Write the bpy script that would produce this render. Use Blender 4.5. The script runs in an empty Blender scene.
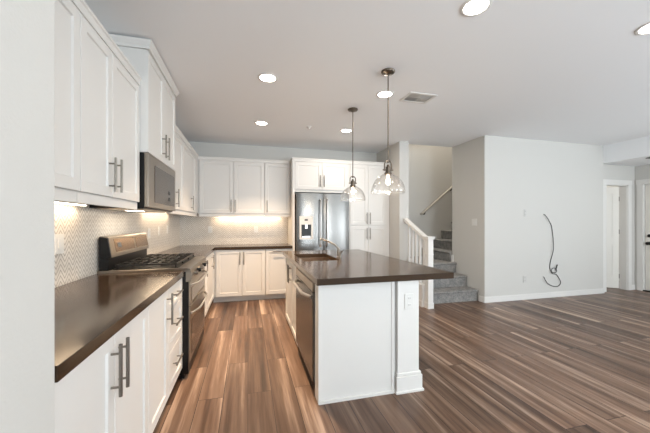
import bpy, bmesh, math, random
from mathutils import Vector, Matrix
random.seed(7)
sc = bpy.context.scene
COL = sc.collection

# ------------------------------------------------------------------ camera
F, YAW, HOR, CH = 298.0, .2534, 222.4, 1.316
cam = bpy.data.objects.new('camera', bpy.data.cameras.new('camera'))
COL.objects.link(cam); sc.camera = cam
cam.location = (0, 0, CH); cam.rotation_euler = (math.pi/2, 0, -YAW)
cam.data.sensor_width = 36; cam.data.lens = F/650*36
cam.data.shift_y = (HOR-216.5)/650; cam.data.clip_start = .02

# ------------------------------------------------------------------ world and daylight
w = bpy.data.worlds.new('world'); sc.world = w; w.use_nodes = True
w.node_tree.nodes['Background'].inputs[0].default_value = (.80, .90, 1.0, 1)
w.node_tree.nodes['Background'].inputs[1].default_value = .7
def area(name, loc, rot, sx, sy, power, col, shape='RECTANGLE', spread=None):
    l = bpy.data.lights.new(name, 'AREA'); l.shape = shape; l.size = sx
    if shape == 'RECTANGLE': l.size_y = sy
    l.energy = power; l.color = col
    if spread: l.spread = spread
    o = bpy.data.objects.new(name, l); COL.objects.link(o); o.location = loc; o.rotation_euler = rot
    return o
DAY = (.84, .93, 1.0)  # area lamps outside unseen windows, aimed upward to brighten the ceiling
area('daylight_bounce_back', (1.9, -3.45, 1.15), (math.pi/2+1.05, 0, 0), 2.4, 2.2, 140, DAY)
area('daylight_bounce_back', (5.3, -3.45, 1.15), (math.pi/2+1.05, 0, 0), 2.4, 2.2, 140, DAY)
area('daylight_bounce_right', (7.75, .1, 1.35), (math.pi/2+.8, 0, math.pi/2), 2.8, 1.6, 45, DAY)
sc.view_settings.view_transform = 'Standard'
sc.view_settings.look = 'None'
sc.view_settings.gamma = 1
sc.view_settings.use_curve_mapping = False
sc.view_settings.exposure = 0.98
WARM = (1.0, .86, .68)

# ------------------------------------------------------------------ materials
def lin(r, g, b):
    f = lambda c: (c/255/12.92) if c/255 <= .04045 else ((c/255+.055)/1.055)**2.4
    return (f(r), f(g), f(b), 1)
def mat(name, col, rough=.5, metal=0, spec=.5, emit=None, es=0, coat=0):
    m = bpy.data.materials.new(name); m.use_nodes = True
    b = m.node_tree.nodes['Principled BSDF']
    b.inputs['Base Color'].default_value = col; b.inputs['Roughness'].default_value = rough
    b.inputs['Metallic'].default_value = metal; b.inputs['Specular IOR Level'].default_value = spec
    b.inputs['Coat Weight'].default_value = coat
    if emit: b.inputs['Emission Color'].default_value = emit; b.inputs['Emission Strength'].default_value = es
    return m
class NT:
    def __init__(s, m): s.t = m.node_tree; s.b = s.t.nodes['Principled BSDF']
    def n(s, k, **kw):
        x = s.t.nodes.new(k)
        for a, v in kw.items(): setattr(x, a, v)
        return x
    def l(s, a, b): s.t.links.new(a, b)
    def math(s, op, a, b=None, c=None):
        x = s.n('ShaderNodeMath', operation=op)
        for i, v in enumerate((a, b, c)):
            if v is None: continue
            if isinstance(v, (int, float)): x.inputs[i].default_value = v
            else: s.l(v, x.inputs[i])
        return x.outputs[0]
    def mix(s, f, a, b, bt='MIX'):
        x = s.n('ShaderNodeMix', data_type='RGBA', blend_type=bt)
        for i, v in ((0, f), (6, a), (7, b)):
            if isinstance(v, (int, float)): x.inputs[i].default_value = v
            elif isinstance(v, tuple): x.inputs[i].default_value = v
            else: s.l(v, x.inputs[i])
        return x.outputs[2]
    def ramp(s, fac, stops):
        x = s.n('ShaderNodeValToRGB'); e = x.color_ramp.elements
        while len(e) < len(stops): e.new(.5)
        for i, (p, c) in enumerate(stops): e[i].position = p; e[i].color = c
        s.l(fac, x.inputs[0]); return x.outputs[0]
    def bump(s, h, st, dist=.01):
        x = s.n('ShaderNodeBump'); x.inputs['Strength'].default_value = st; x.inputs['Distance'].default_value = dist
        s.l(h, x.inputs['Height']); s.l(x.outputs[0], s.b.inputs['Normal'])
def coords(k):
    g = k.n('ShaderNodeNewGeometry'); sp = k.n('ShaderNodeSeparateXYZ'); k.l(g.outputs['Position'], sp.inputs[0]); return g.outputs['Position'], sp.outputs
def noise(k, vec, scale, detail=3, rough=.5):
    x = k.n('ShaderNodeTexNoise'); x.inputs['Scale'].default_value = scale; x.inputs['Detail'].default_value = detail; x.inputs['Roughness'].default_value = rough
    k.l(vec, x.inputs['Vector']); return x.outputs[0]

def wall_paint(name, col, bump=.12):
    m = mat(name, col, .75, spec=.3); k = NT(m); p, _ = coords(k)
    k.bump(noise(k, p, 90, 3, .6), bump, .01); return m
M = {}
M['wall'] = wall_paint('wall_paint', lin(205, 203, 198))
M['ceiling'] = wall_paint('ceiling_paint', lin(240, 241, 242), .06)
M['cab'] = mat('cabinet_white', lin(219, 217, 213), .38, spec=.4)
M['trim'] = mat('trim_white', lin(224, 222, 218), .4)
M['plate'] = mat('plate_white', lin(222, 221, 217), .35)
M['plate_wall'] = mat('plate_cream', lin(198, 196, 192), .4)
M['nickel'] = mat('brushed_nickel', lin(140, 134, 126), .3, 1)
M['black'] = mat('black_enamel', lin(12, 12, 13), .35, spec=.3)
M['nickeldark'] = mat('aged_nickel', lin(118, 108, 97), .28, 1)
M['iron'] = mat('cast_iron', lin(28, 26, 25), .45)
M['rubber'] = mat('dark_gap', lin(35, 32, 30), .7)
M['ovenglass'] = mat('oven_glass', lin(62, 48, 36), .06, spec=.8)
M['console'] = mat('console_glass', lin(105, 80, 55), .15, .8)
M['mwglass'] = mat('microwave_glass', lin(66, 58, 50), .15, .5)
M['lens'] = mat('lamp_lens', (1, 1, 1, 1), .5, emit=(1, .95, .87, 1), es=9)
M['led'] = mat('led_strip', (1, 1, 1, 1), .5, emit=(1, .88, .7, 1), es=5)
M['bulb'] = mat('bulb_glow', (1, 1, 1, 1), .5, emit=(1, .86, .62, 1), es=7)
M['door'] = mat('door_white', lin(228, 224, 216), .45)
M['bronze'] = mat('dark_bronze', lin(28, 24, 22), .35, .7)
M['cable'] = mat('black_cable', lin(40, 38, 37), .5)
M['ventgrey'] = mat('vent_shade_grey', lin(105, 103, 100), .8)  # plain grey for display and hall fixture; shade painted on one louvre field
M['ventback'] = mat('vent_backing', lin(200, 198, 194), .8)
M['chrome'] = mat('polished_steel', lin(200, 198, 195), .33, 1)
M['railmetal'] = mat('rail_metal', lin(205, 198, 188), .45, .6)
M['ventlight'] = mat('vent_white', lin(208, 206, 202), .6)
M['drain'] = mat('drain_steel', lin(160, 155, 150), .25, 1)

def steel(name, col, rough, axis):
    m = mat(name, col, rough, 1); k = NT(m); p, s = coords(k)
    mp = k.n('ShaderNodeMapping'); k.l(p, mp.inputs[0])
    mp.inputs['Scale'].default_value = (3, 3, 250) if axis == 'h' else (250, 250, 3)
    h = noise(k, mp.outputs[0], 1, 2); k.bump(h, .05, .002)
    return m
M['steel'] = steel('stainless_steel', lin(118, 116, 113), .26, 'v')
M['steelh'] = steel('stainless_steel_brushed', lin(150, 141, 130), .3, 'h')
M['sink'] = steel('sink_steel', lin(150, 132, 115), .35, 'h')

m = mat('quartz_counter', lin(84, 70, 58), .13, spec=.36); k = NT(m); p, s = coords(k)
n1 = noise(k, p, 220, 2); n2 = noise(k, p, 4, 4)
k.l(k.mix(k.math('MULTIPLY', n1, .8), lin(44, 34, 26), lin(76, 59, 44)), k.b.inputs['Base Color'])
k.l(k.math('MULTIPLY_ADD', n2, .1, .09), k.b.inputs['Roughness'])
M['quartz'] = m

# plank floor, boards run along Y
m = mat('vinyl_plank_floor', (.3, .2, .15, 1), .33, spec=.32); k = NT(m); p, s = coords(k)
cb = k.n('ShaderNodeCombineXYZ'); k.l(s['Y'], cb.inputs[0]); k.l(s['X'], cb.inputs[1])
br = k.n('ShaderNodeTexBrick'); k.l(cb.outputs[0], br.inputs['Vector'])
br.offset = .37; br.offset_frequency = 2
for a, v in (('Scale', 1), ('Mortar Size', .0022), ('Mortar Smooth', .1), ('Bias', 0), ('Brick Width', 1.45), ('Row Height', .178)): br.inputs[a].default_value = v
br.inputs['Color1'].default_value = (0, 0, 0, 1); br.inputs['Color2'].default_value = (1, 1, 1, 1); br.inputs['Mortar'].default_value = (.5, .5, .5, 1)
plank = br.outputs['Color']
off = k.math('MULTIPLY', plank, 37.0)
c2 = k.n('ShaderNodeCombineXYZ'); k.l(k.math('MULTIPLY', s['X'], 12), c2.inputs[0]); k.l(k.math('MULTIPLY', s['Y'], .5), c2.inputs[1]); k.l(off, c2.inputs[2])
g1 = noise(k, c2.outputs[0], 1.0, 5, .6)
c3 = k.n('ShaderNodeCombineXYZ'); k.l(k.math('MULTIPLY', s['X'], 60), c3.inputs[0]); k.l(k.math('MULTIPLY', s['Y'], 2.2), c3.inputs[1]); k.l(off, c3.inputs[2])
g2 = noise(k, c3.outputs[0], 1.0, 3, .6)
base = k.ramp(g1, [(.28, lin(54, 40, 32)), (.43, lin(96, 74, 60)), (.56, lin(120, 98, 83)), (.70, lin(178, 156, 139))])
tint = k.ramp(plank, [(0, (.66, .62, .60, 1)), (.35, (.90, .88, .86, 1)), (.7, (1.05, 1.03, 1.01, 1)), (1, (1.20, 1.19, 1.17, 1))])
c = k.mix(1.0, base, tint, 'MULTIPLY')
gr = k.ramp(g2, [(.3, (.80, .78, .76, 1)), (.6, (1.05, 1.05, 1.05, 1))])
c = k.mix(.8, c, k.mix(1.0, c, gr, 'MULTIPLY'))
c = k.mix(br.outputs['Fac'], c, lin(50, 36, 30))
k.l(c, k.b.inputs['Base Color'])
k.l(k.math('MULTIPLY_ADD', g2, .15, .27), k.b.inputs['Roughness'])
k.bump(k.math('SUBTRACT', g2, k.math('MULTIPLY', br.outputs['Fac'], 1.5)), .12, .004)
M['floor'] = m

# chevron tile
def chevron(name, along):
    m = mat(name, lin(214, 208, 199), .3, spec=.5); k = NT(m); p, s = coords(k)
    pr = k.math('DIVIDE', s[along], .092)
    fr = k.math('FRACT', pr)
    tri = k.math('MULTIPLY', k.math('ABSOLUTE', k.math('SUBTRACT', fr, .5)), .092*1.3)
    q = k.math('DIVIDE', k.math('ADD', s['Z'], tri), .036)
    fq = k.math('FRACT', q)
    grout = k.math('LESS_THAN', fq, .27)
    wn = k.n('ShaderNodeTexWhiteNoise', noise_dimensions='2D')
    cc = k.n('ShaderNodeCombineXYZ'); k.l(k.math('FLOOR', q), cc.inputs[0]); k.l(k.math('FLOOR', k.math('MULTIPLY', pr, 2)), cc.inputs[1])
    k.l(cc.outputs[0], wn.inputs['Vector'])
    c = k.mix(wn.outputs['Value'], lin(214, 208, 199), lin(224, 219, 211))
    c = k.mix(grout, c, lin(164, 156, 146))
    k.l(c, k.b.inputs['Base Color']); k.bump(k.math('SUBTRACT', 1, grout), .3, .002)
    return m
M['tileY'] = chevron('chevron_tile_side', 'Y'); M['tileX'] = chevron('chevron_tile_rear', 'X')

m = mat('carpet_grey', lin(128, 128, 126), .95, spec=.1); k = NT(m); p, s = coords(k)
n1 = noise(k, p, 70, 3, .7); n2 = noise(k, p, 14, 3, .6)
c = k.ramp(n2, [(.35, lin(118, 119, 121)), (.65, lin(172, 169, 163))])
k.l(k.mix(.5, c, k.ramp(n1, [(.3, lin(84, 84, 86)), (.7, lin(176, 172, 166))])), k.b.inputs['Base Color'])
k.bump(n1, .8, .02); M['carpet'] = m

def thin_glass(name, refl, haze):
    m = bpy.data.materials.new(name); m.use_nodes = True; t = m.node_tree; t.nodes.clear()
    o = t.nodes.new('ShaderNodeOutputMaterial'); tr = t.nodes.new('ShaderNodeBsdfTransparent'); gl = t.nodes.new('ShaderNodeBsdfGlossy')
    df = t.nodes.new('ShaderNodeBsdfDiffuse'); df.inputs[0].default_value = (.9, .9, .88, 1)
    gl.inputs['Roughness'].default_value = .03; lw = t.nodes.new('ShaderNodeLayerWeight'); lw.inputs[0].default_value = .35
    a = t.nodes.new('ShaderNodeMixShader'); b = t.nodes.new('ShaderNodeMixShader')
    mm = t.nodes.new('ShaderNodeMath'); mm.operation = 'MULTIPLY_ADD'; mm.inputs[1].default_value = refl; mm.inputs[2].default_value = .03
    t.links.new(lw.outputs['Facing'], mm.inputs[0])
    a.inputs[0].default_value = haze
    t.links.new(tr.outputs[0], a.inputs[1]); t.links.new(df.outputs[0], a.inputs[2])
    t.links.new(mm.outputs[0], b.inputs[0]); t.links.new(a.outputs[0], b.inputs[1]); t.links.new(gl.outputs[0], b.inputs[2])
    t.links.new(b.outputs[0], o.inputs[0]); return m
M['glass'] = thin_glass('clear_shade_glass', .5, .012)
M['pane'] = thin_glass('window_glass', .3, .0)

# ------------------------------------------------------------------ mesh helpers
def B(): return bmesh.new()
def quadbox(bm, P):
    v = [bm.verts.new(p) for p in P]
    for f in ((0,3,2,1),(4,5,6,7),(0,1,5,4),(1,2,6,5),(2,3,7,6),(3,0,4,7)): bm.faces.new([v[i] for i in f])
    return v
def box(bm, x0, x1, y0, y1, z0, z1, bev=0):
    x0, x1 = sorted((x0, x1)); y0, y1 = sorted((y0, y1)); z0, z1 = sorted((z0, z1))
    v = quadbox(bm, [(x0,y0,z0),(x1,y0,z0),(x1,y1,z0),(x0,y1,z0),(x0,y0,z1),(x1,y0,z1),(x1,y1,z1),(x0,y1,z1)])
    if bev:
        e = list({e for a in v for e in a.link_edges})
        bmesh.ops.bevel(bm, geom=e, offset=bev, segments=2, affect='EDGES', profile=.5)
    return bm
def tube(bm, pts, r, n=12, caps=True):
    pts = [Vector(p) for p in pts]; rings = []
    rs = r if isinstance(r, (list, tuple)) else [r]*len(pts)
    up = None
    for i, p in enumerate(pts):
        d = (pts[min(i+1, len(pts)-1)] - pts[max(i-1, 0)]).normalized()
        if up is None:
            up = Vector((0,0,1)) if abs(d.z) < .9 else Vector((1,0,0))
        a = d.cross(up).normalized(); b = a.cross(d).normalized(); up = b
        rings.append([bm.verts.new(p + rs[i]*(a*math.cos(t) + b*math.sin(t))) for t in [2*math.pi*j/n for j in range(n)]])
    for q, s in zip(rings, rings[1:]):
        for j in range(n): bm.faces.new([q[j], q[(j+1)%n], s[(j+1)%n], s[j]])
    if caps: bm.faces.new(rings[0][::-1]); bm.faces.new(rings[-1])
    return bm
def lathe(bm, c, prof, n=32, close=False):
    rings = []
    for r, z in prof:
        if r < 1e-5: rings.append([bm.verts.new((c[0], c[1], c[2]+z))])
        else: rings.append([bm.verts.new((c[0]+r*math.cos(2*math.pi*j/n), c[1]+r*math.sin(2*math.pi*j/n), c[2]+z)) for j in range(n)])
    for q, s in zip(rings, rings[1:]):
        for j in range(n):
            a = [q[j%len(q)], q[(j+1)%len(q)], s[(j+1)%len(s)], s[j%len(s)]]
            u = []
            for x in a:
                if x not in u: u.append(x)
            if len(u) > 2: bm.faces.new(u)
    return bm
def prism(bm, pts, f, a0, a1):
    """2D outline pts extruded from a0 to a1; f(p, q, a) -> world"""
    A = [bm.verts.new(f(p, q, a0)) for p, q in pts]; Z = [bm.verts.new(f(p, q, a1)) for p, q in pts]; n = len(pts)
    bm.faces.new(A); bm.faces.new(Z[::-1])
    for i in range(n): bm.faces.new([A[i], A[(i+1)%n], Z[(i+1)%n], Z[i]])
    return bm
def wloc(o):
    v = Vector((0,0,0))
    while o: v += o.location; o = o.parent
    return v
def obj(name, bm, m, parent=None, smooth=False, loc=None):
    bmesh.ops.recalc_face_normals(bm, faces=bm.faces)
    L = wloc(parent) if parent else (Vector(loc) if loc else Vector((0,0,0)))
    for v in bm.verts: v.co -= L
    if smooth:
        for f in bm.faces: f.smooth = True
    me = bpy.data.meshes.new(name); bm.to_mesh(me); bm.free()
    me.materials.append(M[m])
    if smooth:
        try: me.set_sharp_from_angle(angle=math.radians(40))
        except Exception: pass
    o = bpy.data.objects.new(name, me); COL.objects.link(o)
    if parent: o.parent = parent
    else: o.location = L
    return o
def tag(o, label, cat, group=None):
    o['label'] = label; o['category'] = cat
    if group: o['group'] = group
    return o
def thing(name, label, cat, loc, group=None):
    o = bpy.data.objects.new(name, None); COL.objects.link(o); o.location = loc; o.empty_display_size = .1
    return tag(o, label, cat, group)
def struct(name, bm, m, smooth=False):
    o = obj(name, bm, m, smooth=smooth); o['kind'] = 'structure'; return o
def dup(root, loc, label):
    r = root.copy(); COL.objects.link(r); r.location = loc; r['label'] = label
    def rec(a, b):
        for ch in a.children:
            c = ch.copy(); COL.objects.link(c); c.parent = b; rec(ch, c)
    rec(root, r); return r

# frames: (a along the front, b outwards, z) -> world
def FX(face):  return lambda a, b, z: (face + b, a, z)          # front faces +X, a = Y
def FXn(face): return lambda a, b, z: (face - b, a, z)          # front faces -X, a = Y
def FY(face):  return lambda a, b, z: (a, face - b, z)          # front faces -Y, a = X
def fbox(bm, T, a0, a1, b0, b1, z0, z1, bev=0):
    p, q = T(a0, b0, z0), T(a1, b1, z1)
    return box(bm, p[0], q[0], p[1], q[1], p[2], q[2], bev)
def shaker(bm, T, a0, a1, z0, z1, th=.02, rail=.06, rec=.009, b0=.0):
    """one shaker door: frame with recessed flat panel"""
    def loop(a_0, a_1, z_0, z_1, b): return [bm.verts.new(T(*q)) for q in ((a_0,b,z_0),(a_1,b,z_0),(a_1,b,z_1),(a_0,b,z_1))]
    e = .002
    R = [loop(a0, a1, z0, z1, b0), loop(a0, a1, z0, z1, b0+th-e), loop(a0+e, a1-e, z0+e, z1-e, b0+th),
         loop(a0+rail, a1-rail, z0+rail, z1-rail, b0+th), loop(a0+rail+.004, a1-rail-.004, z0+rail+.004, z1-rail-.004, b0+th-rec)]
    for q, s in zip(R, R[1:]):
        for j in range(4): bm.faces.new([q[j], q[(j+1)%4], s[(j+1)%4], s[j]])
    bm.faces.new(R[0][::-1]); bm.faces.new(R[-1]); return bm
def pull(T, parent, a, z, length=.2, horizontal=False, b0=.02):
    bm = B(); h = length/2; so = .034
    if horizontal:
        tube(bm, [T(a-h, b0+so, z), T(a+h, b0+so, z)], .0072)
        for s in (-1, 1): tube(bm, [T(a+s*h*.64, b0, z), T(a+s*h*.64, b0+so, z)], .005, 8)
    else:
        tube(bm, [T(a, b0+so, z-h), T(a, b0+so, z+h)], .0072)
        for s in (-1, 1): tube(bm, [T(a, b0, z+s*h*.64), T(a, b0+so, z+s*h*.64)], .005, 8)
    return obj('handle', bm, 'nickel', parent, True)
G = .0025
def cabinet(name, label, cat, T, a0, a1, depth, z0, z1, doors, toe=False, group=None, drawers=()):
    """doors: (a0, a1, z0, z1, handle a or None, handle z, horizontal)"""
    c = T((a0+a1)/2, -depth/2, z0)
    t = thing(name, label, cat, (c[0], c[1], c[2]), group)
    bm = B(); zb = z0 + (.1 if toe else 0)
    fbox(bm, T, a0+.0005, a1-.0005, -depth, 0, zb, z1)
    obj('body', bm, 'cab', t)
    if toe:
        bm = B(); fbox(bm, T, a0+.0005, a1-.0005, -depth, -.07, z0, zb); obj('toe_kick', bm, 'cab', t)
    for kind, L in (('door', doors), ('drawer', drawers)):
        for (p, q, r, s, ha, hz, hor) in L:
            bm = B()
            small = (s-r) < .2
            shaker(bm, T, p+G, q-G, r+G, s-G, rail=.032 if small else .058)
            d = obj(kind, bm, 'cab', t)
            if ha is not None: pull(T, d, ha, hz, .21 if not (hor and q-p < .5) else .19, hor)
    return t

# ------------------------------------------------------------------ structure
XL, YB, XR, C = -1.16, 5.70, 2.58, 2.743
bm = B(); box(bm, -1.4, 8.2, -3.4, 6.6, -.12, 0); struct('floor', bm, 'floor')
bm = B(); box(bm, -1.4, 6.4, -3.4, 4.87, C, C+.15); box(bm, -1.4, 2.76, 4.87, 5.85, C, C+.15); struct('ceiling', bm, 'ceiling')
bm = B(); box(bm, 6.4, 8.2, -3.4, 6.6, 2.414, C+.15); struct('ceiling_hall', bm, 'ceiling')
bm = B(); box(bm, -1.4, XL, .99, YB, 0, C); box(bm, -1.4, -.52, -3.4, .99, 0, C); struct('wall_left', bm, 'wall')
bm = B(); box(bm, -1.4, 2.58, YB, 5.85, 0, C); struct('wall_far', bm, 'wall')
bm = B(); box(bm, XR, 2.76, 4.74, 5.85, 0, C); struct('wall_pantry', bm, 'wall')
bm = B(); box(bm, 3.755, 6.4, 4.07, 4.87, 0, C); struct('wall_television', bm, 'wall')
bm = B(); box(bm, 2.62, 6.4, 5.85, 6.0, 0, 5.1); box(bm, 2.62, 2.76, 4.87, 5.85, C+.15, 5.1); box(bm, 2.62, 6.4, 4.72, 4.87, C+.15, 5.1)
box(bm, 6.25, 6.4, 4.87, 5.85, 0, 5.1); box(bm, 2.62, 6.4, 4.72, 6.0, 5.1, 5.2); struct('wall_stairwell', bm, 'wall')
# hall wall with a door opening
HY, HX = 4.14, 7.36
bm = B(); box(bm, 6.4, 6.57, HY, HY+.12, 0, 2.414); box(bm, 7.15, HX, HY, HY+.12, 0, 2.414); box(bm, 6.57, 7.15, HY, HY+.12, 2.04, 2.414)
struct('wall_hall', bm, 'wall')
# right wall with the entry door and a window nearer the camera
WY0, WY1, WZ0, WZ1 = -1.3, 1.5, .7, 2.2
bm = B()
for y0, y1, z0, z1 in ((-3.4, WY0, 0, 2.414), (WY0, WY1, 0, WZ0), (WY0, WY1, WZ1, 2.414), (WY1, 3.09, 0, 2.414), (3.09, 4.01, 2.05, 2.414), (4.01, 4.26, 0, 2.414)):
    box(bm, HX, HX+.15, y0, y1, z0, z1)
struct('wall_right', bm, 'wall')
bm = B()
for x0, x1, z0, z1 in ((-1.4, .7, 0, C), (3.1, 4.1, 0, C), (6.5, 7.51, 0, C), (.7, 3.1, 2.35, C), (4.1, 6.5, 2.35, C)):
    box(bm, x0, x1, -3.4, -3.2, z0, z1)
struct('wall_back', bm, 'wall')
bm = B(); box(bm, 6.4, 6.46, 4.26, 6.6, 0, 2.414); box(bm, 8.1, 8.2, 4.26, 6.6, 0, 2.414); box(bm, 6.4, 8.2, 6.5, 6.6, 0, 2.414); box(bm, HX, 8.2, 4.2, 4.26, 0, 2.414)
struct('wall_side_room', bm, 'wall')
# windows behind the camera
def window(name, T, a0, a1, z0, z1):
    bm = B()
    for p, q, r, s in ((a0, a0+.06, z0, z1), (a1-.06, a1, z0, z1), (a0, a1, z0, z0+.06), (a0, a1, z1-.06, z1), ((a0+a1)/2-.03, (a0+a1)/2+.03, z0, z1)):
        fbox(bm, T, p, q, -.1, -.04, r, s)
    o = struct(name, bm, 'trim'); bm = B(); fbox(bm, T, a0+.03, a1-.03, -.073, -.067, z0+.03, z1-.03)
    g = obj('pane', bm, 'pane', o)
window('window_1', lambda a, b, z: (a, -3.2+b, z), .7, 3.1, 0, 2.35)
window('window_2', lambda a, b, z: (a, -3.2+b, z), 4.1, 6.5, 0, 2.35)
window('window_3', FXn(HX), WY0, WY1, WZ0, WZ1)
# tile backsplash
bm = B(); box(bm, XL, XL+.008, .992, YB, .914, 1.50); struct('wall_tile_left', bm, 'tileY')
bm = B(); box(bm, XL+.008, .775, YB-.008, YB, .914, 1.50); struct('wall_tile_far', bm, 'tileX')
# baseboards
def base(name, x0, x1, y0, y1, z0=0, h=.095):
    bm = B(); box(bm, x0, x1, y0, y1, z0, z0+h-.012); 
    cx0, cx1, cy0, cy1 = x0, x1, y0, y1
    if x1-x0 < y1-y0: box(bm, x0+.003, x1-.003, y0, y1, z0+h-.012, z0+h)
    else: box(bm, x0, x1, y0+.003, y1-.003, z0+h-.012, z0+h)
    return struct(name, bm, 'trim')
base('baseboard_television', 3.742, 6.414, 4.057, 4.07)
base('baseboard_stair_side', 3.742, 3.755, 4.07, 4.185)
base('baseboard_hall', 7.245, HX-.013, HY-.013, HY)
base('baseboard_television_end', 6.4, 6.413, 4.07, HY)
bm = B(); box(bm, 3.735, 3.775, 4.83, 4.875, .57, .70); struct('baseboard_landing', bm, 'trim')
# door casings and door frames
bm = B()
box(bm, 6.48, 6.57, HY-.018, HY, 0, 2.04); box(bm, 7.15, 7.24, HY-.018, HY, 0, 2.04); box(bm, 6.47, 7.25, HY-.02, HY, 2.04, 2.13)
box(bm, 6.57, 6.585, HY, HY+.12, 0, 2.04); box(bm, 7.135, 7.15, HY, HY+.12, 0, 2.04); box(bm, 6.57, 7.15, HY, HY+.12, 2.025, 2.04)
struct('trim_1', bm, 'trim')
bm = B()
box(bm, HX-.018, HX, 4.01, 4.10, 0, 2.05); box(bm, HX-.018, HX, 3.0, 3.09, 0, 2.05); box(bm, HX-.02, HX, 2.99, 4.11, 2.05, 2.14)
struct('trim_2', bm, 'trim')
# open two panel door in the hall
def paneldoor(bm, T, a0, a1, z0, z1, th, panels, rec=.008):
    """slab with raised and recessed panels on both faces"""
    fbox(bm, T, a0, a1, rec, th-rec, z0, z1)
    for b0, b1 in ((0, rec), (th-rec, th)):
        fbox(bm, T, a0, a0+.11, b0, b1, z0, z1); fbox(bm, T, a1-.11, a1, b0, b1, z0, z1)
        zs = [z0] + [v for p in panels for v in p] + [z1]
        for i in range(0, len(zs), 2): fbox(bm, T, a0+.11, a1-.11, b0, b1, zs[i], zs[i+1])
        for p0, p1 in panels: fbox(bm, T, a0+.14, a1-.14, b0, b1, p0+.03, p1-.03)
ang = math.radians(38)
def TD(a, b, z):
    x = 7.132 - a*math.cos(ang) - b*math.sin(ang); y = HY+.125 + a*math.sin(ang) - b*math.cos(ang)
    return (x, y, z)
bm = B()
def rbox(bm, T, a0, a1, b0, b1, z0, z1):
    quadbox(bm, [T(a0,b0,z0),T(a1,b0,z0),T(a1,b1,z0),T(a0,b1,z0),T(a0,b0,z1),T(a1,b0,z1),T(a1,b1,z1),T(a0,b1,z1)])
W = .55; th = -.038; r = -.008
rbox(bm, TD, 0, W, r, th-r, .01, 2.02)
for b0, b1 in ((0, r), (th-r, th)):
    rbox(bm, TD, 0, .1, b0, b1, .01, 2.02); rbox(bm, TD, W-.1, W, b0, b1, .01, 2.02)
    for q0, q1 in ((.01, .25), (.87, 1.02), (1.9, 2.02)): rbox(bm, TD, .1, W-.1, b0, b1, q0, q1)
    for q0, q1 in ((.28, .84), (1.05, 1.87)): rbox(bm, TD, .13, W-.13, b0, b1, q0, q1)
d1 = struct('door_1', bm, 'door')
for z in (.25, 1.13, 1.78):
    bm = B(); tube(bm, [TD(-.006, -.0, z-.045), TD(-.006, -.0, z+.045)], .008, 8); obj('hinge', bm, 'nickel', d1, True)
bm = B(); kx = TD(W-.06, 0, .95); lathe(bm, (0,0,0), [(0,0),(.03,0),(.03,.006),(.01,.01),(.01,.03),(.026,.04),(.026,.055),(0,.062)], 16)
n = Vector((math.sin(ang)*-1, -math.cos(ang), 0))
rot = Vector((0,0,1)).rotation_difference(n).to_matrix().to_4x4()
bmesh.ops.transform(bm, matrix=Matrix.Translation(kx) @ rot, verts=bm.verts); obj('door_knob', bm, 'nickel', d1, True)
# entry door
T = FXn(HX+.045)
bm = B(); paneldoor(bm, T, 3.095, 4.005, .02, 2.045, -.044, [(.25, .85), (1.0, 1.9)], -.008)
d2 = struct('door_2', bm, 'door')
bm = B(); box(bm, HX-.02, HX+.12, 3.09, 4.01, 0, .018); obj('threshold', bm, 'bronze', d2)
def knob(z, long):
    bm = B(); prof = [(0,0),(.03,0),(.03,.012),(.012,.018)] + ([(.012,.04),(.027,.05),(.029,.062),(.02,.072),(0,.076)] if long else [(.012,.03),(0,.03)])
    lathe(bm, (0,0,0), prof, 20)
    bmesh.ops.transform(bm, matrix=Matrix.Translation((HX+.045, 3.945, z)) @ Matrix.Rotation(-math.pi/2, 4, 'Y'), verts=bm.verts)
    return bm
obj('deadbolt', knob(1.06, False), 'bronze', d2, True); obj('door_knob', knob(.915, True), 'bronze', d2, True)

# crown trim on the cabinet runs: profile (b outwards, z)
CRB = [(0,0),(.012,0),(.012,.022),(.03,.05),(.034,.062),(0,.062)]
CRS = [(0,0),(.004,0),(.005,.042),(.013,.048),(.013,.062),(0,.062)]
def crown(bm, T, a0, a1, z, m0=0, m1=0):
    CR = CRB if z > 2.5 else CRS
    A = [bm.verts.new(T(a0 - m0*b, b, z+h)) for b, h in CR]; Z = [bm.verts.new(T(a1 + m1*b, b, z+h)) for b, h in CR]; n = len(CR)
    bm.faces.new(A); bm.faces.new(Z[::-1])
    for i in range(n): bm.faces.new([A[i], A[(i+1)%n], Z[(i+1)%n], Z[i]])
# ------------------------------------------------------------------ cabinets: left base run
XB = -.55       # base body front (doors 2 cm proud)
T = FX(XB); D = XB-XL-.002
TOP = .866
cabinet('base_cabinet', 'white double-door base cabinet nearest the viewer under the left worktop', 'cabinet', T, .995, 1.838, D, 0, TOP,
        [(.995, 1.405, .1, TOP, 1.369, .72, False), (1.405, 1.838, .1, TOP, 1.442, .72, False)], True, 'white base cabinets')
cabinet('base_cabinet', 'white single-door base cabinet between double doors and the drawer stack', 'cabinet', T, 1.84, 2.258, D, 0, TOP,
        [(1.84, 2.258, .1, TOP, 2.215, .73, False)], True, 'white base cabinets')
t = cabinet('drawer_cabinet', 'white three-drawer cabinet beside the black side of the range', 'cabinet', T, 2.26, 2.712, D, 0, TOP, [], True, 'white base cabinets',
        drawers=[(2.26, 2.712, .1, .40, 2.45, .285, True), (2.26, 2.712, .40, .70, 2.45, .575, True), (2.26, 2.712, .70, TOP, 2.45, .785, True)])
cabinet('base_cabinet', 'white single-door base cabinet just past the range on its far side', 'cabinet', T, 3.66, 4.298, D, 0, TOP,
        [(3.66, 4.298, .1, TOP, 4.04, .73, False)], True, 'white base cabinets')
cabinet('base_cabinet', 'white corner base cabinet with handle near the inner corner', 'cabinet', T, 4.30, 5.08, D, 0, TOP,
        [(4.30, 5.10, .1, TOP, 4.781, .72, False)], True, 'white base cabinets')
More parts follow.
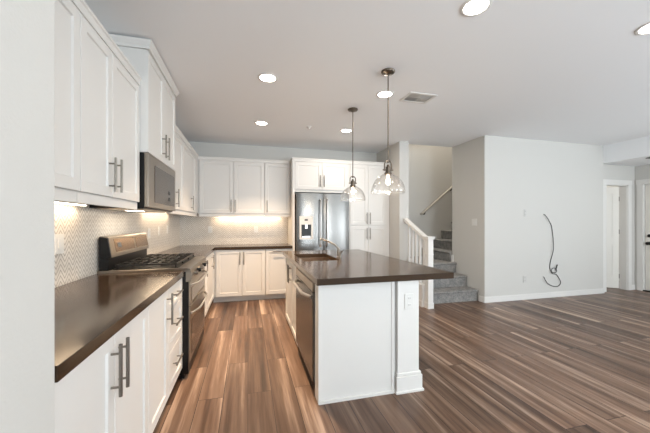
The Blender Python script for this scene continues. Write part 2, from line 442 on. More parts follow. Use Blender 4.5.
# back base run
YF = 5.13; T = FY(YF); D = YB-YF-.002
cabinet('base_cabinet', 'white double-door base cabinet on the far wall right of the inner corner', 'cabinet', T, -.548, .288, D, 0, TOP,
        [(-.50, -.094, .1, TOP, -.125, .725, False), (-.094, .288, .1, TOP, -.062, .725, False)], True, 'white base cabinets')
cabinet('base_cabinet', 'white base cabinet with horizontal top handle beside the refrigerator', 'cabinet', T, .29, .738, D, 0, TOP,
        [(.29, .738, .1, TOP, .50, .825, True)], True, 'white base cabinets')
# upper cabinets: left
XU = -.83; T = FX(XU); D = XU-XL-.002
UB, UT = 1.47, 2.37
def upper(label, T, a0, a1, D, doors, top=UT, bot=UB, group='white wall cabinets'):
    t = cabinet('wall_cabinet', label, 'cabinet', T, a0, a1, D, bot, top, doors, False, group)
    return t
def rail(t, T, a0, a1, D):
    bm = B(); fbox(bm, T, a0+.001, a1-.001, -.018, 0.004, UB-.055, UB-.001); obj('light_rail', bm, 'cab', t)
t = upper('white wall cabinet at the near left edge, first door above the tile', T, .995, 1.75, D, [(.995, 1.75, UB, UT, 1.04, 1.60, False)]); rail(t, T, .995, 1.75, D)
t = upper('white double-door wall cabinet just before the microwave', T, 1.752, 2.592, D,
      [(1.752, 2.115, UB, UT, 2.07, 1.605, False), (2.115, 2.592, UB, UT, 2.159, 1.61, False)]); rail(t, T, 1.752, 2.592, D)
TT = FX(-.775)
upper('tall white cabinet above the microwave reaching the ceiling', TT, 2.60, 3.515, -.775-XL-.002,
      [(2.60, 3.058, 1.865, 2.665, 3.0, 2.01, False), (3.058, 3.515, 1.865, 2.665, 3.11, 2.01, False)], top=2.665, bot=1.865)
t = upper('white wall cabinet directly right of the microwave', T, 3.523, 4.20, D, [(3.523, 4.20, UB, UT, 3.781, 1.60, False)]); rail(t, T, 3.523, 4.20, D)
t = upper('white wall cabinet reaching into the inner corner', T, 4.202, 5.398, D, [(4.202, 5.10, UB, UT, 4.737, 1.60, False)]); rail(t, T, 4.202, 5.398, D)
bm = B(); fbox(bm, T, 5.103, 5.38, 0, .02, UB, UT); obj('filler', bm, 'cab', t)
# back uppers
YU = 5.40; T = FY(YU); D = YB-YU-.002
t = upper('white double-door wall cabinet on the far wall by the inner corner', T, -.828, .287, D, [(-.79, -.24, UB, UT, -.273, 1.60, False), (-.24, .287, UB, UT, -.207, 1.60, False)]); rail(t, T, -.80, .287, D)
t = upper('white single-door wall cabinet left of the refrigerator surround', T, .289, .742, D, [(.289, .742, UB, UT, .33, 1.60, False)]); rail(t, T, .289, .742, D)
# fridge surround and pantry
YP = 5.12; T = FY(YP); D = YB-YP-.002
t = thing('refrigerator_surround', 'white cabinet frame around and above the steel refrigerator', 'cabinet', (1.25, 5.4, 0), 'white wall cabinets')
bm = B(); fbox(bm, T, .745, .785, -D, .02, 0, UT); obj('side_panel', bm, 'cab', t)
bm = B(); fbox(bm, T, 1.752, 1.775, -D, .02, 0, UT); obj('side_panel', bm, 'cab', t)
bm = B(); fbox(bm, T, .785, 1.752, -D, 0, 1.845, UT); obj('body', bm, 'cab', t)
for p, q, ha in ((.785, 1.268, 1.235), (1.268, 1.752, 1.302)):
    bm = B(); shaker(bm, T, p+G, q-G, 1.89, UT-G); d = obj('door', bm, 'cab', t); pull(T, d, ha, 2.04, .2)
cabinet('pantry_cabinet', 'tall white four-door pantry cabinet right of the refrigerator', 'cabinet', T, 1.777, 2.575, D, 0, UT,
        [(1.79, 2.14, .1, 1.245, 2.108, 1.11, False), (2.14, 2.50, .1, 1.245, 2.172, 1.11, False),
         (1.79, 2.14, 1.265, UT, 2.108, 1.39, False), (2.14, 2.50, 1.265, UT, 2.172, 1.39, False)], True, 'white wall cabinets')
# crown
bm = B()
crown(bm, FX(XU+.02), .995, 2.598, UT); box(bm, XL+.002, XU+.02, .995, 2.598, UT, UT+.058); struct('trim_3', bm, 'cab')
bm = B()
crown(bm, FX(-.755), 2.60, 3.515, 2.667, 1, 1); crown(bm, lambda a, b, z: (a, 2.60-b, z), XL+.002, -.755, 2.667, 0, 1)
crown(bm, lambda a, b, z: (a, 3.515+b, z), XL+.002, -.755, 2.667, 0, 1); box(bm, XL+.002, -.755, 2.60, 3.515, 2.667, 2.727); struct('trim_4', bm, 'cab')
bm = B()
crown(bm, FX(XU+.02), 3.517, 5.38, UT, 0, -1); crown(bm, FY(5.38), XU+.02, .742, UT, -1, 0)
box(bm, XL+.002, XU+.02, 3.517, 5.69, UT, UT+.058); box(bm, XL+.002, .742, 5.38, 5.69, UT, UT+.058); struct('trim_5', bm, 'cab')
bm = B()
crown(bm, FY(YP-.02), .745, 2.575, UT, 1, 0); crown(bm, lambda a, b, z: (.745-b, a, z), YP-.02, 5.35, UT, 1, 0); box(bm, .745, 2.575, YP-.02, 5.69, UT, UT+.058); struct('trim_6', bm, 'cab')

# ------------------------------------------------------------------ countertops
CT = .914
bm = B(); box(bm, XL+.01, -.515, .995, 2.712, .867, CT, .002)
tag(obj('countertop', bm, 'quartz'), 'dark brown polished worktop on the near left, before the range', 'countertop', 'dark brown worktops')
bm = B(); prism(bm, [(XL+.01, 3.658), (-.515, 3.658), (-.515, 5.095), (.742, 5.095), (.742, YB-.01), (XL+.01, YB-.01)], lambda p, q, a: (p, q, a), .867, CT)
tag(obj('countertop', bm, 'quartz'), 'L-shaped dark brown worktop wrapping the far left corner', 'countertop', 'dark brown worktops')

# ------------------------------------------------------------------ range
RY0, RY1 = 2.72, 3.65; RX = -.50
t = thing('range', 'stainless gas range with black side panels and double oven doors', 'range', ((XL+RX)/2, (RY0+RY1)/2, 0))
bm = B(); box(bm, XL+.012, RX+.014, RY0, RY1, .04, .90); obj('body', bm, 'black', t)
bm = B(); box(bm, XL+.012, RX+.005, RY0-.002, RY1+.002, .90, .932, .004); obj('cooktop', bm, 'steelh', t)
bm = B(); box(bm, XL+.11, RX-.07, RY0+.03, RY1-.03, .932, .936); obj('burner_pan', bm, 'black', t)
bm = B(); prism(bm, [(RX-.005, .815), (RX+.032, .815), (RX+.045, .86), (RX+.03, .925), (RX-.005, .932)], lambda p, q, a: (p, a, q), RY0-.002, RY1+.002); cp = obj('control_panel', bm, 'steelh', t)
for i in range(5):
    y = RY0 + .12 + i*(RY1-RY0-.24)/4
    bm = B(); lathe(bm, (0,0,0), [(0,0),(.024,0),(.024,.006),(.019,.01),(.017,.034),(0,.036)], 20)
    bmesh.ops.transform(bm, matrix=Matrix.Translation((RX+.040, y, .868)) @ Matrix.Rotation(math.radians(82), 4, 'Y'), verts=bm.verts); kn = obj('knob', bm, 'black' if i in (1, 3) else 'nickel', cp, True)
def oven(z0, z1, wz0, wz1, hz):
    bm = B(); box(bm, RX+.0145, RX+.024, RY0+.004, RY1-.004, z0, z1, .003); d = obj('oven_door', bm, 'steelh', t)
    bm = B(); box(bm, RX+.0245, RX+.026, RY0+.09, RY1-.09, wz0, wz1); obj('window', bm, 'ovenglass', d)
    bm = B(); pts = []
    for i in range(13):
        u = i/12; pts.append((RX+.024+.052*min(1, 4*u*(1-u)*1.6), RY0+.05+u*(RY1-RY0-.1), hz))
    tube(bm, pts, .011, 10); obj('handle', bm, 'chrome', d, True)
oven(.605, .81, .63, .745, .775)
oven(.13, .597, .17, .47, .535)
bm = B(); box(bm, RX-.05, RX-.02, RY0+.01, RY1-.01, 0, .12); obj('kick_plate', bm, 'black', t)
for y in (RY0+.06, RY1-.06):
    bm = B(); tube(bm, [(XL+.1, y, 0), (XL+.1, y, .05)], .02, 10); obj('foot', bm, 'black', t, True)
# backguard
bg = B(); prism(bg, [(-1.135, .932), (-1.07, .932), (-1.07, 1.03), (-1.135, 1.03)], lambda p, q, a: (p, a, q), RY0, RY1); bgo = obj('backguard', bg, 'black', t)
bm = B(); prism(bm, [(-1.135, 1.03), (-1.05, 1.035), (-1.052, 1.06), (-1.075, 1.19), (-1.088, 1.203), (-1.135, 1.205)], lambda p, q, a: (p, a, q), RY0+.012, RY1-.002); obj('console', bm, 'steelh', bgo)
bm = B(); prism(bm, [(-1.135, 1.03), (-1.053, 1.035), (-1.08, 1.19), (-1.135, 1.20)], lambda p, q, a: (p, a, q), RY0, RY0+.0118); obj('end_cap', bm, 'black', bgo)
def slant(y0, y1, m, name, a0=.08, a1=.9, off=.002):
    p0, p1 = Vector((-1.052, 0, 1.06)), Vector((-1.075, 0, 1.19)); n = Vector((.13, 0, .023)).normalized()
    q0, q1 = p0.lerp(p1, a0), p0.lerp(p1, a1)
    bm = B(); o = n*off
    quadbox(bm, [(q0.x, y0, q0.z), (q0.x, y1, q0.z), (q1.x, y1, q1.z), (q1.x, y0, q1.z), (q0.x+o.x, y0, q0.z+o.z), (q0.x+o.x, y1, q0.z+o.z), (q1.x+o.x, y1, q1.z+o.z), (q1.x+o.x, y0, q1.z+o.z)])
    return obj(name, bm, m, bgo)
slant(RY0+.10, RY0+.53, 'console', 'control_glass'); slant(RY0+.57, RY1-.02, 'console', 'control_glass')
slant(RY0+.15, RY0+.22, 'ventgrey', 'display', .35, .65, .004)
# grates and burners
gx0, gx1 = XL+.13, RX-.085
for i in range(3):
    y0 = RY0+.04 + i*(RY1-RY0-.08)/3; y1 = y0 + (RY1-RY0-.08)/3 - .006
    bm = B(); z = .958; r = .006
    for x in (gx0, (gx0+gx1)/2, gx1): box(bm, x-r, x+r, y0, y1, z, z+.014)
    for y in (y0+r, (y0+y1)/2, y1-r): box(bm, gx0, gx1, y-r, y+r, z, z+.014)
    for fx in (.18, .34, .66, .82): x = gx0+(gx1-gx0)*fx; box(bm, x-.004, x+.004, y0+.04, y1-.04, z+.004, z+.016)
    for x in (gx0+r, gx1-r):
        for y in (y0+r, y1-r): box(bm, x-r, x+r, y-r, y+r, .936, z)
    obj('grate', bm, 'iron', t)
    for fx in ((.25, .75) if i != 1 else (.5,)):
        bm = B(); lathe(bm, (gx0+(gx1-gx0)*fx, (y0+y1)/2, .936), [(0,0),(.05,0),(.045,.008),(.034,.01),(.034,.016),(0,.018)], 20); obj('burner', bm, 'iron', t, True)

# ------------------------------------------------------------------ microwave
MY0, MY1, MZ0, MZ1, MX = 2.605, 3.512, 1.425, 1.862, -.755
t = thing('microwave', 'stainless over-the-range microwave mounted below the tall cabinet', 'microwave', ((XL+MX)/2, (MY0+MY1)/2, MZ0))
bm = B(); box(bm, XL+.01, MX-.03, MY0, MY1, MZ0, MZ1); obj('body', bm, 'black', t)
bm = B(); box(bm, MX-.029, MX, MY0+.002, MY1-.002, MZ0+.012, MZ1, .003); d = obj('door', bm, 'steelh', t)
bm = B(); box(bm, MX+.0005, MX+.003, MY0+.17, MY1-.05, MZ0+.055, MZ1-.07); obj('window', bm, 'mwglass', d)
bm = B()
for z in (MZ0+.10, MZ0+.16): box(bm, MX+.0035, MX+.005, MY1-.30, MY1-.24, z, z+.035)
obj('keypad', bm, 'black', d)
bm = B(); box(bm, XL+.03, MX-.04, MY0+.03, MY1-.03, MZ0-.008, MZ0); obj('vent_grille', bm, 'steelh', t)
bm = B(); box(bm, -1.0, -.9, 2.85, 3.0, MZ0-.011, MZ0-.0085); obj('lamp', bm, 'led', t)
area('cooktop_lamp', (-.95, 3.05, MZ0-.02), (0, 0, 0), .15, .5, .7, WARM)

# ------------------------------------------------------------------ refrigerator
fx0, fx1, FYf, fz = .80, 1.735, 4.985, 1.815
t = thing('refrigerator', 'stainless french-door refrigerator with a water dispenser on the left door', 'refrigerator', ((fx0+fx1)/2, 5.3, 0))
bm = B(); box(bm, fx0+.004, fx1-.004, FYf+.066, YB-.03, .03, fz-.01); obj('body', bm, 'rubber', t)
def fdoor(x0, x1, z0, z1, name='door'):
    bm = B(); pts = []; n = 10
    for i in range(n+1):
        u = i/n; pts.append((x0+(x1-x0)*u, FYf+.012-.012*(1-(2*u-1)**4)*1.0 - .006*(1-(2*u-1)**2)))
    prism(bm, [(x0, FYf+.064)] + pts + [(x1, FYf+.064)], lambda p, q, a: (p, q, a), z0, z1)
    o = obj(name, bm, 'steel', t, True); return o
mid = 1.262
dl = fdoor(fx0, mid-.004, .76, fz); dr = fdoor(mid+.004, fx1, .76, fz); dz = fdoor(fx0, fx1, .06, .745, 'freezer_drawer')
for d, x in ((dl, mid-.055), (dr, mid+.055)):
    bm = B(); pts = [(x, FYf, .90), (x, FYf-.045, .93)] + [(x, FYf-.052, .93+i*.09) for i in range(1, 8)] + [(x, FYf-.045, 1.68), (x, FYf, 1.71)]
    tube(bm, pts, .012, 12); obj('handle', bm, 'chrome', d, True)
bm = B(); tube(bm, [(.9, FYf, .64), (.92, FYf-.05, .64), (1.62, FYf-.05, .64), (1.64, FYf, .64)], .012, 12); obj('handle', bm, 'nickel', dz, True)
bm = B(); y = FYf-.012
for a, b, c, e in ((.845, .875, 1.03, 1.42), (1.045, 1.075, 1.03, 1.42), (.875, 1.045, 1.03, 1.06), (.875, 1.045, 1.28, 1.42)): box(bm, a, b, y-.006, y+.012, c, e)
dp = obj('dispenser', bm, 'ventlight', dl)
bm = B(); box(bm, .875, 1.045, y+.004, y+.012, 1.06, 1.28); obj('dispenser_recess', bm, 'black', dp)
bm = B(); box(bm, .89, 1.03, y-.004, y+.004, 1.06, 1.085); obj('dispenser_tray', bm, 'drain', dp)
bm = B(); box(bm, .94, .98, y-.004, y+.004, 1.21, 1.28); obj('dispenser_spout', bm, 'drain', dp)
bm = B(); box(bm, .93, .985, y-.0075, y-.006, 1.345, 1.37); obj('badge', bm, 'bronze', dp)

# ------------------------------------------------------------------ island
IX0, IX1, IY0, IY1 = .474, 1.60, 2.055, 4.19
bx0 = .52
sx0, sx1, sy0, sy1 = .56, .965, 3.03, 3.74
t = thing('kitchen_island', 'white kitchen island base with end post under the dark worktop', 'island', (.9, 3.1, 0))
bm = B(); box(bm, bx0+.04, 1.11, 2.12, 4.09, 0, .10); obj('plinth', bm, 'cab', t)
bm = B(); box(bm, .5, 1.095, 2.10, 2.118, 0, .866); obj('end_panel', bm, 'cab', t)
bm = B(); box(bm, .492, .505, 2.09, 2.205, 0, .866); box(bm, .505, .52, 2.118, 2.205, 0, .866); obj('corner_filler', bm, 'cab', t)
bm = B(); box(bm, .495, 1.095, 2.088, 2.10, 0, .02); obj('shoe_moulding', bm, 'cab', t)
bm = B(); box(bm, 1.075, 1.095, 2.094, 2.10, 0, .866); obj('edge_strip', bm, 'cab', t)
bm = B(); box(bm, 1.10, 1.118, 2.118, 4.09, .1, .866); obj('back_panel', bm, 'cab', t)
bm = B(); box(bm, .52, 1.10, 4.075, 4.09, .1, .866); obj('far_panel', bm, 'cab', t)
bm = B(); box(bm, .52, 1.10, 3.035, 3.05, .1, .866); obj('divider', bm, 'cab', t)
bm = B(); box(bm, 1.12, 1.302, 2.085, 4.09, 0, .866); po = obj('post_wall', bm, 'trim', t)
bm = B(); box(bm, 1.105, 1.325, 2.07, 4.10, 0, .125, .002); box(bm, 1.112, 1.318, 2.077, 4.095, .125, .15, .004); box(bm, 1.095, 1.335, 2.06, 4.105, 0, .018, .003); obj('post_baseboard', bm, 'trim', t)
T = FXn(bx0)
bm = B(); fbox(bm, T, 3.05, 4.09, -.018, 0, .1, .866); fr = obj('front_frame', bm, 'cab', t)
for p, q, ha in ((3.05, 3.56, 3.60), (3.56, 4.08, 3.83)):
    bm = B(); shaker(bm, T, p+G, q-G, .03, .862); d = obj('door', bm, 'cab', t)
    pull(T, d, {3.60: 3.525, 3.83: 3.60}[ha], .70, .21)
# countertop with sink opening
bm = B()
xs = [IX0, sx0, sx1, IX1]; ys = [IY0, sy0, sy1, IY1]
Zt, Zb = CT, .867
vt = {}; vb = {}
for i, x in enumerate(xs):
    for j, y in enumerate(ys): vt[i, j] = bm.verts.new((x, y, Zt)); vb[i, j] = bm.verts.new((x, y, Zb))
for i in range(3):
    for j in range(3):
        if (i, j) == (1, 1): continue
        bm.faces.new([vt[i, j], vt[i+1, j], vt[i+1, j+1], vt[i, j+1]]); bm.faces.new([vb[i, j], vb[i, j+1], vb[i+1, j+1], vb[i+1, j]])
def side(a, b): bm.faces.new([vt[a], vt[b], vb[b], vb[a]])
for i in range(3): side((i, 0), (i+1, 0)); side((i+1, 3), (i, 3)); side((3, i), (3, i+1)); side((0, i+1), (0, i))
side((1, 1), (1, 2)); side((1, 2), (2, 2)); side((2, 2), (2, 1)); side((2, 1), (1, 1))
tag(obj('countertop', bm, 'quartz'), 'dark polished island worktop with sink cutout and seating overhang', 'countertop', 'dark brown worktops')
# sink
t = thing('kitchen_sink', 'undermount steel sink set into the far half of the island worktop', 'sink', (.76, 3.38, .66))
bm = B(); e = .012
box(bm, sx0-e, sx0-.001, sy0-e, sy1+e, .66, .866); box(bm, sx1+.001, sx1+e, sy0-e, sy1+e, .66, .866)
box(bm, sx0-.001, sx1+.001, sy0-e, sy0-.001, .66, .866); box(bm, sx0-.001, sx1+.001, sy1+.001, sy1+e, .66, .866); box(bm, sx0-.001, sx1+.001, sy0-.001, sy1+.001, .655, .668)
obj('basin', bm, 'sink', t)
bm = B(); lathe(bm, (.76, 3.38, .668), [(0,.001),(.03,.001),(.045,.003),(.05,.0)], 20); obj('drain', bm, 'drain', t, True)
# faucet
fxp, fyp = 1.02, 3.30
t = thing('faucet', 'brushed nickel single-lever faucet behind the island sink', 'faucet', (fxp, fyp, CT))
bm = B(); lathe(bm, (fxp, fyp, CT), [(0,0),(.028,0),(.028,.006),(.02,.012),(.019,.09),(.014,.10),(0,.10)], 20); obj('base', bm, 'nickel', t, True)
bm = B(); pts = []
ctrl = [(0, .05), (-.01, .105), (-.055, .145), (-.14, .185), (-.225, .208), (-.25, .198)]
for dx, dz in ctrl: pts.append((fxp+dx*.85, fyp+.22*(-dx), CT+dz))
tube(bm, pts, [.014, .013, .012, .011, .012, .013], 12); obj('spout', bm, 'nickel', t, True)
bm = B(); tube(bm, [(fxp+.01, fyp-.03, CT+.0), (fxp+.01, fyp-.03, CT+.05), (fxp+.03, fyp-.05, CT+.08)], [.013, .012, .006], 10); obj('lever', bm, 'nickel', t, True)
# dishwasher
t = thing('dishwasher', 'stainless dishwasher built into the near left side of the island', 'dishwasher', (.78, 2.62, 0))
bm = B(); box(bm, .523, 1.08, 2.225, 3.03, .02, .855); obj('body', bm, 'rubber', t)
bm = B(); box(bm, .477, .522, 2.222, 3.03, .10, .78, .003); d = obj('door', bm, 'steel', t)
bm = B(); box(bm, .477, .522, 2.222, 3.03, .785, .855, .003); obj('control_strip', bm, 'steelh', t)
bm = B(); pts = []
for i in range(15):
    u = i/14; pts.append((.475-.045*min(1, 4*u*(1-u)*1.5), 2.27+u*.71, .735))
tube(bm, pts, .014, 10); obj('handle', bm, 'chrome', d, True)
bm = B(); box(bm, .54, .56, 2.23, 3.03, 0, .1); obj('kick_plate', bm, 'black', t)

# ------------------------------------------------------------------ plates: switches and outlets
def outlet(T, a, z, label, kind='outlet', w=.072, h=.116, group='white outlet covers'):
    o = T(a, 0, z)
    if kind == 'outlet':
        t = thing('wall_outlet', label, 'outlet', o, group); pm = 'plate_wall' if 'blank' in label else 'plate'
        bm = B(); fbox(bm, T, a-w/2, a+w/2, .0003, .006, z-h/2, z+h/2, .0015); pl = obj('cover_plate', bm, pm, t)
        for dz in (-.026, .026):
            bm = B(); fbox(bm, T, a-.016, a+.016, .006, .0075, z+dz-.014, z+dz+.014); s = obj('socket', bm, pm, t)
            bm = B()
            for dx in (-.006, .006): fbox(bm, T, a+dx-.001, a+dx+.001, .0075, .008, z+dz-.004, z+dz+.006)
            obj('slot', bm, 'rubber', s)
    else:
        t = thing('light_switch', label, 'switch', o, 'white light switches')
        bm = B(); fbox(bm, T, a-w/2, a+w/2, .0003, .006, z-h/2, z+h/2, .0015); pl = obj('cover_plate', bm, 'plate', t)
        n = max(1, round(w/.072)-0) if w > .1 else 1
        for i in range(n):
            c = a + (i-(n-1)/2)*.046
            bm = B(); fbox(bm, T, c-.016, c+.016, .006, .0095, z-.033, z+.033, .001); obj('rocker', bm, 'plate', t)
    return t
TL = FX(XL+.008); TB = FY(YB-.008)
outlet(TL, 2.235, 1.18, 'white switch plate on the tile at the near left edge', 'switch', .09, .125)
outlet(TL, 4.01, 1.185, 'white outlet on the side tile, nearest past the range')
outlet(TL, 4.42, 1.2, 'white switch on the side tile between two outlets', 'switch')
outlet(TL, 4.85, 1.21, 'white outlet on the side tile, farthest of that wall')
outlet(TB, -.653, 1.188, 'white outlet on the far tile by the inner corner')
outlet(TB, .147, 1.186, 'white outlet on the far tile near the refrigerator')
outlet(FY(2.085), 1.215, .70, 'white outlet on the end post of the island', w=.075, h=.12)
outlet(FXn(3.755), 4.295, 1.32, 'white double switch on the wall beside the stairs', 'switch', .116, .116)
outlet(FY(4.07), 4.575, .35, 'white outlet low on the blank wall with the cable')
outlet(FY(4.07), 4.582, 1.477, 'white narrow outlet at eye height on the blank wall', w=.05, h=.125)
# loose cable on the blank wall
bm = B()
P = [(4.985,1.455),(5.03,1.40),(5.09,1.33),(5.153,1.253),(5.178,1.10),(5.178,.95),(5.165,.80),(5.13,.66),(5.115,.52),(5.14,.455),(5.20,.435),(5.255,.46),(5.25,.50),(5.20,.515),(5.14,.50),(5.125,.45),(5.18,.415),(5.26,.40),(5.31,.33),(5.335,.26),(5.30,.20),(5.22,.19),(5.12,.22),(5.03,.27),(4.99,.32),(4.978,.37)]
pts = []
for i in range(len(P)-1):
    p0 = P[max(i-1, 0)]; p1 = P[i]; p2 = P[i+1]; p3 = P[min(i+2, len(P)-1)]
    for s in range(4):
        u = s/4; cr = lambda a, b, c, d: .5*((2*b)+(-a+c)*u+(2*a-5*b+4*c-d)*u*u+(-a+3*b-3*c+d)*u**3)
        x = cr(p0[0], p1[0], p2[0], p3[0]); z = cr(p0[1], p1[1], p2[1], p3[1]); pts.append((x, 4.052 - .010*math.sin(len(pts)*.35), z))
pts[0] = (4.985, 4.068, 1.455); pts.append((4.978, 4.068, .37))
tube(bm, pts, .0055, 8)
t = thing('cable', 'black cable hanging in a loose loop on the blank white wall', 'cable', (5.1, 4.05, .2))
obj('cord', bm, 'cable', t, True)
bm = B(); tube(bm, [(5.225, 4.05, .47), (5.245, 4.045, .52), (5.262, 4.045, .575)], [.005, .009, .009], 8); obj('plug', bm, 'cable', t, True)

# ------------------------------------------------------------------ stairs
t = thing('staircase', 'grey carpeted stairs turning right behind the newel post', 'stairs', (3.25, 4.9, 0))
ns = .19
def step_x(y0, y1, z, name='step'):
    x0, x1 = 2.765, 3.741
    bm = B(); r = .018
    prism(bm, [(y0+.02, z-ns+.001), (y0+.02, z-.04), (y0+.004, z-.034), (y0-.004, z-.018), (y0+.004, z-.004), (y0+.02, z), (y1, z), (y1, z-ns+.001)], lambda p, q, a: (a, p, q), x0, x1)
    return obj('step', bm, 'carpet', t, True)
bm = B(); box(bm, 2.765, 3.741, 4.23, 5.848, 0, .01); 
bm.free()
step_x(4.19, 5.0, .19); step_x(4.455, 5.3, .38)
bm = B(); prism(bm, [(4.75, .381), (4.75, .53), (4.734, .536), (4.726, .552), (4.734, .566), (4.75, .57), (4.869, .57), (4.869, .381)], lambda p, q, a: (a, p, q), 2.765, 3.741); 
box(bm, 2.765, 4.2, 4.872, 5.848, .381, .57)
obj('landing', bm, 'carpet', t, True)
for i in range(8):
    x = 3.71 + .262*i; z = .57+ns*(i+1)
    bm = B(); prism(bm, [(x, z-ns+.001), (x, z-.04), (x-.016, z-.034), (x-.024, z-.018), (x-.016, z-.004), (x, z), (x+.262+.05, z), (x+.262+.05, z-ns+.001)], lambda p, q, a: (p, a, q), 4.872, 5.848)
    obj('step', bm, 'carpet', t, True)

# railing: newel, bottom curb, top rail, balusters
t = thing('stair_railing', 'white wooden stair railing with newel post and square balusters', 'railing', (2.69, 4.4, 0))
bm = B(); prism(bm, [(4.20, 0), (4.735, 0), (4.735, .72), (4.66, .68), (4.20, .34)], lambda p, q, a: (a, p, q), 2.74, 2.762); obj('skirt_board', bm, 'trim', t)
bm = B(); box(bm, 2.652, 2.738, 3.985, 4.085, 0, 1.07); nw = obj('newel_post', bm, 'trim', t)
bm = B(); box(bm, 2.632, 2.758, 3.965, 4.105, 1.075, 1.10, .004); obj('newel_cap', bm, 'trim', nw)
bm = B(); box(bm, 2.64, 2.75, 3.973, 4.097, 1.055, 1.075, .003); obj('cap_moulding', bm, 'trim', nw)
bm = B(); box(bm, 2.645, 2.745, 3.978, 4.092, .82, .835, .002); obj('collar', bm, 'trim', nw)
bm = B(); box(bm, 2.645, 2.745, 3.977, 4.093, 0, .09, .002); obj('newel_base', bm, 'trim', nw)
bm = B(); box(bm, 2.625, 2.738, 4.10, 4.738, 0, .34); obj('curb', bm, 'trim', t)
bm = B(); box(bm, 2.612, 2.625, 4.095, 4.738, 0, .09); obj('curb_baseboard', bm, 'trim', t)
def railz(y): return 1.085 + (y-4.10)/(4.70-4.10)*(1.375-1.085)
bm = B(); prism(bm, [(4.09, railz(4.09)-.05), (4.738, railz(4.738)-.05), (4.738, railz(4.738)), (4.09, railz(4.09))], lambda p, q, a: (a, p, q), 2.655, 2.735); obj('top_rail', bm, 'trim', t)
for i in range(5):
    y = 4.165 + i*.112; bm = B(); box(bm, 2.68, 2.712, y-.016, y+.016, .34, railz(y)-.045); obj('baluster', bm, 'trim', t)
# wall handrail
t = thing('wall_handrail', 'metal handrail on the stairwell wall rising to the right', 'handrail', (4.1, 5.8, 1.5))
bm = B(); a = (3.70, 5.78, 1.51); b = (5.6, 5.78, 1.51+1.9*.80); tube(bm, [(3.70, 5.845, 1.50), (3.70, 5.79, 1.505), a, b], .024, 12); obj('rail', bm, 'railmetal', t, True)
for s in (.04, .4, .8):
    x = a[0]+(b[0]-a[0])*s; z = a[2]+(b[2]-a[2])*s
    bm = B(); tube(bm, [(x, 5.845, z-.06), (x, 5.80, z-.06), (x, 5.785, z-.015)], .008, 8); tube(bm, [(x, 5.848, z-.06), (x, 5.838, z-.06)], .028, 14); obj('bracket', bm, 'bronze', t, True)
area('stairwell_fill', (3.9, 5.35, 5.0), (0, 0, 0), .5, .5, 24, (1, .92, .82))  # added unseen lamp above the stairs to brighten the stairwell
area('side_room_lamp', (7.2, 5.4, 2.39), (0, 0, 0), .5, .5, 14, (1, .95, .88))
area('hall_lamp', (6.9, 2.4, 2.40), (0, 0, 0), .2, .2, 3, (1, .95, .88))

# ------------------------------------------------------------------ ceiling fixtures
spots = [((.19, 2.985), 'round recessed ceiling light over the aisle, nearer of two'), ((.19, 4.37), 'round recessed ceiling light above the far end of the aisle'),
         ((1.48, 4.396), 'round recessed ceiling light just left of the far pendant rod'), ((1.476, 3.04), 'round recessed ceiling light beside the near pendant rod'),
         ((1.457, 1.653), 'large-looking recessed ceiling light at the top edge of the picture'), ((2.86, 1.50), 'recessed ceiling light cut off at the right edge')]
proto = None
for (x, y), lab in spots:
    if proto is None:
        proto = thing('recessed_light', lab, 'ceiling light', (x, y, C), 'recessed ceiling lights')
        bm = B(); lathe(bm, (x, y, C), [(.074, -.0005), (.098, -.0005), (.098, -.004), (.09, -.008), (.078, -.008), (.074, -.004), (.074, -.0005)], 36); obj('trim_ring', bm, 'trim', proto, True)
        bm = B(); lathe(bm, (x, y, C), [(0, -.0005), (.073, -.0005), (.073, -.005), (0, -.005)], 36); obj('lens', bm, 'lens', proto)
    else: dup(proto, (x, y, C), lab)
    area('recessed_lamp', (x, y, C-.012), (0, 0, 0), .13, .13, (15 if x < 1 else 5.5), ((1, .72, .47) if x < 1 else (1, .88, .76)), 'DISK', None if x > 1 else math.radians(95))
# pendants
def pendant(x, y, label):
    t = thing('pendant_light', label, 'pendant lamp', (x, y, 1.57), 'glass pendants over the island')
    bm = B(); lathe(bm, (x, y, C), [(0, -.001), (.062, -.001), (.065, -.008), (.058, -.02), (.03, -.028), (.012, -.034), (0, -.034)], 32); obj('canopy', bm, 'nickeldark', t, True)
    bm = B(); tube(bm, [(x, y, C-.03), (x, y, 1.885)], .0055, 10); obj('rod', bm, 'nickeldark', t, True)
    # yoke
    bm = B(); pts = [(x+.037*math.cos(a), y, 1.855+.042*math.sin(a)) for a in [math.pi*i/12 for i in range(13)]]
    pts = [(x+.037, y, 1.80)] + pts + [(x-.037, y, 1.80)]; tube(bm, pts, .0065, 10)
    tube(bm, [(x-.052, y, 1.81), (x+.052, y, 1.81)], .007, 10); tube(bm, [(x, y, 1.90), (x, y, 1.875)], .011, 12); obj('yoke', bm, 'nickeldark', t, True)
    bm = B(); lathe(bm, (x, y, 0), [(0, 1.86), (.012, 1.86), (.014, 1.845), (.024, 1.838), (.026, 1.79), (.034, 1.784), (.036, 1.765), (.030, 1.76), (.020, 1.755), (0, 1.755)], 28); obj('socket_cup', bm, 'nickeldark', t, True)
    bm = B(); lathe(bm, (x, y, 0), [(.011, 1.756), (.012, 1.738), (.018, 1.72), (.022, 1.70), (.020, 1.684), (.012, 1.673), (0, 1.670)], 24); obj('bulb', bm, 'bulb', t, True)
    prof = [(.034, 1.775), (.04, 1.772), (.06, 1.762), (.09, 1.742), (.118, 1.715), (.14, 1.68), (.153, 1.645), (.158, 1.615), (.157, 1.598), (.152, 1.59)]
    inner = [(r-.003, z-.001) for r, z in prof][::-1]
    bm = B(); lathe(bm, (x, y, 0), prof + inner, 48); obj('glass_shade', bm, 'glass', t, True)
    l = bpy.data.lights.new('pendant_lamp', 'POINT'); l.energy = 2.6; l.color = WARM; l.shadow_soft_size = .03
    o = bpy.data.objects.new('pendant_lamp', l); COL.objects.link(o); o.location = (x, y, 1.625)
    return t
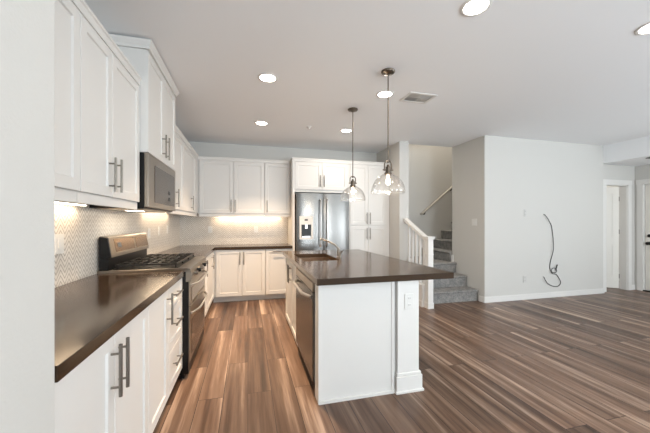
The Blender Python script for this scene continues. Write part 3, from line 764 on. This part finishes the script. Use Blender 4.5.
pendant(1.28, 2.57, 'clear glass pendant over the near end of the island')
pendant(1.28, 3.545, 'clear glass pendant over the sink, in front of the refrigerator')
# vent
t = thing('air_vent', 'white square ceiling air vent with four louvre fields', 'vent', (1.885, 3.04, C))
vx0, vx1, vy0, vy1 = 1.72, 2.06, 2.915, 3.165
bm = B(); e = .03
box(bm, vx0, vx1, vy0, vy0+e, C-.006, C-.0005); box(bm, vx0, vx1, vy1-e, vy1, C-.006, C-.0005); box(bm, vx0, vx0+e, vy0+e, vy1-e, C-.006, C-.0005); box(bm, vx1-e, vx1, vy0+e, vy1-e, C-.006, C-.0005)
obj('frame', bm, 'trim', t)
bm = B(); box(bm, vx0+e, vx1-e, vy0+e, vy1-e, C-.0015, C-.0005); obj('backing', bm, 'ventback', t)
mx, my = (vx0+vx1)/2, (vy0+vy1)/2
for q, (ax, bx_, ay, by) in enumerate(((vx0+e, mx, vy0+e, my), (mx, vx1-e, vy0+e, my), (vx0+e, mx, my, vy1-e), (mx, vx1-e, my, vy1-e))):
    bm = B(); n = 6
    for i in range(n):
        u = (i+.5)/n
        if q in (1, 2): yy = ay+(by-ay)*u; quadbox(bm, [(ax+.003, yy-.005, C-.006), (bx_-.003, yy-.005, C-.006), (bx_-.003, yy+.003, C-.002), (ax+.003, yy+.003, C-.002), (ax+.003, yy-.005, C-.005), (bx_-.003, yy-.005, C-.005), (bx_-.003, yy+.004, C-.0018), (ax+.003, yy+.004, C-.0018)])
        else: xx = ax+(bx_-ax)*u; quadbox(bm, [(xx-.005, ay+.003, C-.006), (xx-.005, by-.003, C-.006), (xx+.003, by-.003, C-.002), (xx+.003, ay+.003, C-.002), (xx-.005, ay+.003, C-.005), (xx-.005, by-.003, C-.005), (xx+.004, by-.003, C-.0018), (xx+.004, ay+.003, C-.0018)])
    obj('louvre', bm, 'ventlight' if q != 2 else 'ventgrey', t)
bm = B(); lathe(bm, (.886, 4.375, C), [(0, -.028), (.012, -.028), (.014, -.014), (.035, -.01), (.04, -.0005), (0, -.0005)], 24)
tag(obj('sprinkler_head', bm, 'ventlight', smooth=True), 'small round sprinkler head on the kitchen ceiling', 'sprinkler')
bm = B(); lathe(bm, (6.62, 3.48, 2.414), [(0, -.012), (.06, -.012), (.085, -.006), (.09, -.0005), (0, -.0005)], 28)
tag(obj('ceiling_vent', bm, 'ventgrey', smooth=True), 'small dark round fixture under the lowered hall ceiling', 'vent')

# ------------------------------------------------------------------ under-cabinet light bars
def bar(x0, x1, y0, y1, z, label, power):
    t = thing('light_bar', label, 'light', ((x0+x1)/2, (y0+y1)/2, z), 'under-cabinet light bars')
    bm = B(); box(bm, x0, x1, y0, y1, z+.006, z+.02, .001); obj('housing', bm, 'trim', t)
    bm = B(); box(bm, x0+.004, x1-.004, y0+.004, y1-.004, z, z+.0055); obj('diffuser', bm, 'led', t)
    area('light_bar_lamp', ((x0+x1)/2, (y0+y1)/2, z-.004), (0, 0, 0), x1-x0, y1-y0, power, (1, .70, .42))
bar(-1.12, -1.08, 1.5, 2.42, 1.43, 'glowing light bar under the near left wall cabinets', 1.2)
bar(-1.10, -1.06, 3.75, 4.9, 1.445, 'glowing light bar under the side wall cabinets past the microwave', 1.1)
bar(-.55, .6, 5.60, 5.64, 1.445, 'glowing light bar under the far wall cabinets', 2.2)
